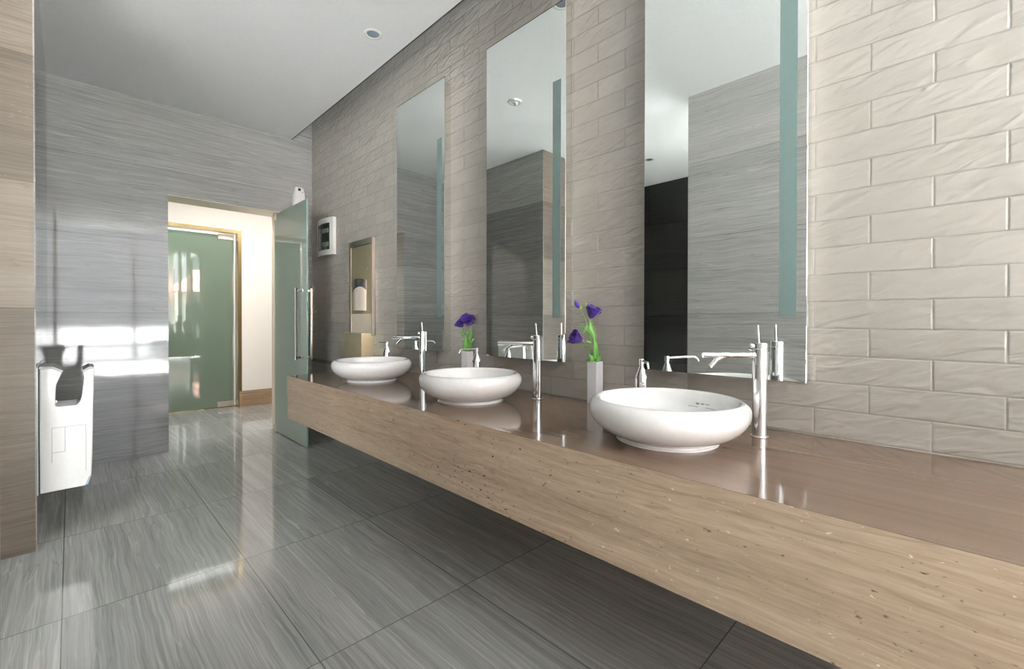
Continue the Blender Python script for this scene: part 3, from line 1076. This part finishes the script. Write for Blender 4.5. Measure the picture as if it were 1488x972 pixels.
# ------------------------------------------------------------------ towel cabinet on the tile wall
tc = thing('towel_cabinet', 'tall champagne steel paper towel cabinet on the tile wall behind the far basin', 'towel dispenser', (WX, 3.64, 0.60))
yc, zc0 = 3.64, 0.60
fx = 1.768 - WX
y0, y1, ztop = 3.425 - yc, 3.852 - yc, 1.812 - zc0
bm = new()
box(bm, fx, -0.001, y0, y0 + 0.018, 0.40, ztop)
box(bm, fx, -0.001, y1 - 0.028, y1, 0.40, ztop)
box(bm, fx, -0.001, y0 + 0.018, y1 - 0.028, ztop - 0.045, ztop)
finish('frame', bm, 'steel', tc, bevel=0.001)
boxo('door_panel', (fx + 0.004, -0.004, y0 + 0.020, y1 - 0.030, 0.585, ztop - 0.050), 'brass_steel', tc, bevel=0.002)
boxo('apron_plate', (fx + 0.006, -0.004, y0 + 0.020, y1 - 0.030, 0.40, 0.583), 'steel_light', tc)
# towel outlet: pale rounded cover with smoked top
bm = new()
ow, oh = 0.115, 0.245
oy, oz = 3.655 - yc, 1.33 - zc0
N = 14
ring = []
for i in range(N + 1):
    a = pi * i / N
    ring.append((fx + 0.004 - 0.032 * sin(a), oy + ow * cos(a)))
lo = [bm.verts.new((x, y, oz - oh / 2)) for x, y in ring]
hi = [bm.verts.new((x, y, oz + oh / 2)) for x, y in ring]
for i in range(N):
    bm.faces.new((lo[i], lo[i + 1], hi[i + 1], hi[i]))
bm.faces.new(lo)
bm.faces.new(hi)
finish('towel_cover', bm, 'clear_cover', tc, autosmooth=35, bevel=0.004)
bm = new()
lo, hi = [], []
for i in range(N + 1):
    a = pi * i / N
    x, y = fx + 0.004 - 0.038 * sin(a), oy + (ow + 0.002) * cos(a)
    dz = 0.055 + 0.025 * sin(a * 2 + 0.8)
    lo.append(bm.verts.new((x, y, oz + oh / 2 - dz)))
    hi.append(bm.verts.new((x + 0.006 * sin(a), y, oz + oh / 2 + 0.012 + 0.018 * sin(a))))
for i in range(N):
    bm.faces.new((lo[i], lo[i + 1], hi[i + 1], hi[i]))
bm.faces.new(lo)
bm.faces.new(hi)
finish('outlet_hood', bm, 'smoke_cover', tc, autosmooth=40)
bm = new()
tube(bm, [(fx + 0.004, y0 + 0.060, 1.558 - zc0), (fx - 0.010, y0 + 0.060, 1.558 - zc0)], 0.013, 20)
finish('lock', bm, 'chrome', tc, autosmooth=40)
boxo('sight_slot', (fx + 0.0030, fx + 0.006, 3.665 - yc, 3.673 - yc, 1.475 - zc0, 1.515 - zc0), 'plastic_grey', tc)
boxo('gap_line', (fx + 0.003, fx + 0.006, y0 + 0.024, y1 - 0.034, ztop - 0.051, ztop - 0.047), 'black_rubber', tc)
# waste bin hung below
bm = new()
prism_pts = [(3.484 - yc, 1.70 - WX), (3.836 - yc, 1.70 - WX), (3.86 - yc, -0.001), (3.46 - yc, -0.001)]
for z0_, z1_ in ((0.0, 0.422),):
    a = [bm.verts.new((x, y, z0_)) for y, x in prism_pts]
    b = [bm.verts.new((x, y, z1_)) for y, x in prism_pts]
    for i in range(4):
        j = (i + 1) % 4
        bm.faces.new((a[i], a[j], b[j], b[i]))
    bm.faces.new(a)
    # open top: inner walls
    ins = [(3.492 - yc, 1.709 - WX), (3.828 - yc, 1.709 - WX), (3.85 - yc, -0.008), (3.47 - yc, -0.008)]
    c = [bm.verts.new((x, y, z1_)) for y, x in ins]
    d = [bm.verts.new((x, y, 0.05)) for y, x in ins]
    for i in range(4):
        j = (i + 1) % 4
        bm.faces.new((b[i], b[j], c[j], c[i]))
        bm.faces.new((c[i], c[j], d[j], d[i]))
    bm.faces.new(d)
finish('waste_bin', bm, 'brass_steel', tc, bevel=0.0015)

# ------------------------------------------------------------------ breaker panel
bp_ = thing('breaker_panel', 'small white-framed electrical box with a smoked window on the tile wall', 'electrical box', (WX, 4.36, 1.93))
pa, pb, za, zb = 4.188 - 4.36, 4.565 - 4.36, 1.752 - 1.93, 2.105 - 1.93
N = 12


def bulge(y):
    s = (y - pa) / (pb - pa)
    return -0.030 - 0.030 * sin(pi * min(max(s, 0), 1))


bm = new()
ys = [pa + (pb - pa) * i / N for i in range(N + 1)]
wy0, wy1, wz0, wz1 = pa + 0.050, pb - 0.008, za + 0.050, zb - 0.050


def curved_slab(bm, ya, yb, z0, z1, lift, depth, n=10):
    f, g = [], []
    for i in range(n + 1):
        y = ya + (yb - ya) * i / n
        x = bulge(y) - lift
        f.append((bm.verts.new((x, y, z0)), bm.verts.new((x, y, z1))))
        xb = -0.001 if depth is None else x + depth
        g.append((bm.verts.new((xb, y, z0)), bm.verts.new((xb, y, z1))))
    for i in range(n):
        bm.faces.new((f[i][0], f[i + 1][0], f[i + 1][1], f[i][1]))
        bm.faces.new((g[i][0], g[i][1], g[i + 1][1], g[i + 1][0]))
        bm.faces.new((f[i][0], g[i][0], g[i + 1][0], f[i + 1][0]))
        bm.faces.new((f[i][1], f[i + 1][1], g[i + 1][1], g[i][1]))
    for i in (0, n):
        bm.faces.new((f[i][0], f[i][1], g[i][1], g[i][0]))


curved_slab(bm, pa, pb, za, wz0, 0, None)
curved_slab(bm, pa, pb, wz1, zb, 0, None)
curved_slab(bm, pa, wy0, wz0, wz1, 0, None)
curved_slab(bm, wy1, pb, wz0, wz1, 0, None)
finish('frame', bm, 'plastic', bp_, autosmooth=30)
bm = new()
curved_slab(bm, wy0, wy1, wz0, wz1, -0.004, 0.02)
finish('smoked_window', bm, 'tint_window', bp_, autosmooth=30)
for zz in (-0.075, 0.055):
    bm = new()
    curved_slab(bm, wy0 + 0.02, wy0 + 0.14, zz - 0.022, zz + 0.022, -0.0032, 0.004)
    finish('breaker_row', bm, 'breaker', bp_, autosmooth=30)

# ------------------------------------------------------------------ air freshener on the back wall
af = thing('air_freshener', 'white automatic air freshener on the stone wall above the open glass door', 'air freshener', (1.655, LY, 2.25))
bm = new()
prof = [(0.000, 0.060, 0.050), (0.02, 0.066, 0.058), (0.10, 0.062, 0.064), (0.17, 0.055, 0.062), (0.205, 0.050, 0.055), (0.22, 0.044, 0.044), (0.226, 0.034, 0.030)]
rings = []
NN = 20
for z, hw, dp in prof:
    rg = []
    for i in range(NN + 1):
        a = pi * i / NN
        cx = math.copysign(abs(cos(a)) ** 0.55, cos(a)) * hw
        cy = -abs(sin(a)) ** 0.6 * dp
        rg.append(bm.verts.new((cx, cy - 0.001, z)))
    rings.append(rg)
for a, b in zip(rings, rings[1:]):
    for i in range(NN):
        bm.faces.new((a[i], a[i + 1], b[i + 1], b[i]))
    bm.faces.new((a[0], b[0], b[-1], a[-1]))
bm.faces.new(rings[0])
bm.faces.new(rings[-1])
finish('case', bm, 'plastic', af, autosmooth=45)
boxo('spray_window', (-0.020, 0.004, -0.0665, -0.055, 0.178, 0.203), 'black_rubber', af, bevel=0.002)
boxo('key', (0.016, 0.026, -0.0645, -0.056, 0.160, 0.172), 'plastic_grey', af, bevel=0.002)


# ------------------------------------------------------------------ ceiling fittings
def downlight(loc, label):
    t = thing('ceiling_downlight', label, 'ceiling light', loc, group='recessed ceiling downlights')
    bm = new()
    lathe(bm, [(0.037, 0.004), (0.036, -0.001), (0.040, -0.004), (0.050, -0.005), (0.056, -0.002), (0.0565, 0.0), (0.0565, 0.003)], 48)
    finish('trim_ring', bm, 'plastic', t, smooth=True)
    bm = new()
    lathe(bm, [(0, -0.0022), (0.02, -0.0020), (0.0375, -0.0008), (0.0375, 0.006), (0, 0.006)], 40)
    finish('lens', bm, 'lens', t, autosmooth=40)
    return t


dl = downlight((1.380, 2.662, ZC), 'round recessed downlight seen directly on the white ceiling')
dup(dl, (1.460, 1.640, ZC), 'round recessed downlight seen only in the top corner of the middle mirror')
dup(dl, (-1.20, 2.53, ZC), 'round recessed downlight over the side passage, seen in the nearest mirror')
t = thing('smoke_detector', 'round white ceiling fitting with a small nozzle, seen in the middle mirror', 'ceiling fitting', (0.83, 2.65, ZC))
bm = new()
lathe(bm, [(0, -0.010), (0.020, -0.011), (0.030, -0.006), (0.036, -0.005), (0.040, -0.010), (0.056, -0.008), (0.062, 0.0), (0.062, 0.002)], 48)
finish('rose', bm, 'plastic', t, smooth=True)
bm = new()
lathe(bm, [(0, -0.030), (0.014, -0.030), (0.016, -0.027), (0.006, -0.024), (0.006, -0.008), (0, -0.008)], 24)
finish('nozzle', bm, 'steel', t, autosmooth=40)

# lamp of the corridor (its ceiling is out of the frame)
area('corridor_lamp', (1.5, 5.27, 2.78), (2.4, 0.3), LAMP_CORRIDOR, (1.0, 0.97, 0.93))

# ------------------------------------------------------------------ outdoors, seen in reflections
struct(boxo('terrace', (-30, 30, -20, YW - 0.1, -0.15, -0.03), 'terrace')).name = 'floor.001'
struct(boxo('terrace_west', (-30, -2.3, YW - 0.1, 12, -0.15, -0.03), 'paving')).name = 'floor.003'
struct(boxo('street', (-40, 40, -70, -20, -0.15, -0.03), 'paving')).name = 'floor.004'  # pale ground added to bounce light onto the house front
hs = thing('house', 'pale house with an orange tiled roof beyond the window behind the camera', 'house', (-5.5, -26, -0.03))
boxo('wall', (-4, 4, -4, 4, 0, 3.0), 'render', hs)
bm = new()
a = [bm.verts.new(p) for p in ((-4.5, -4.5, 3.0), (4.5, -4.5, 3.0), (4.5, 4.5, 3.0), (-4.5, 4.5, 3.0), (-2, 0, 4.8), (2, 0, 4.8))]
for f in ((0, 1, 5, 4), (1, 2, 5), (2, 3, 4, 5), (3, 0, 4), (3, 2, 1, 0)):
    bm.faces.new([a[i] for i in f])
finish('roof', bm, 'roof', hs)
for x in (-2.8, -0.9, 0.9, 2.8):
    boxo('window', (x - 0.5, x + 0.5, 3.99, 4.02, 0.9, 2.3), 'far_window', hs)
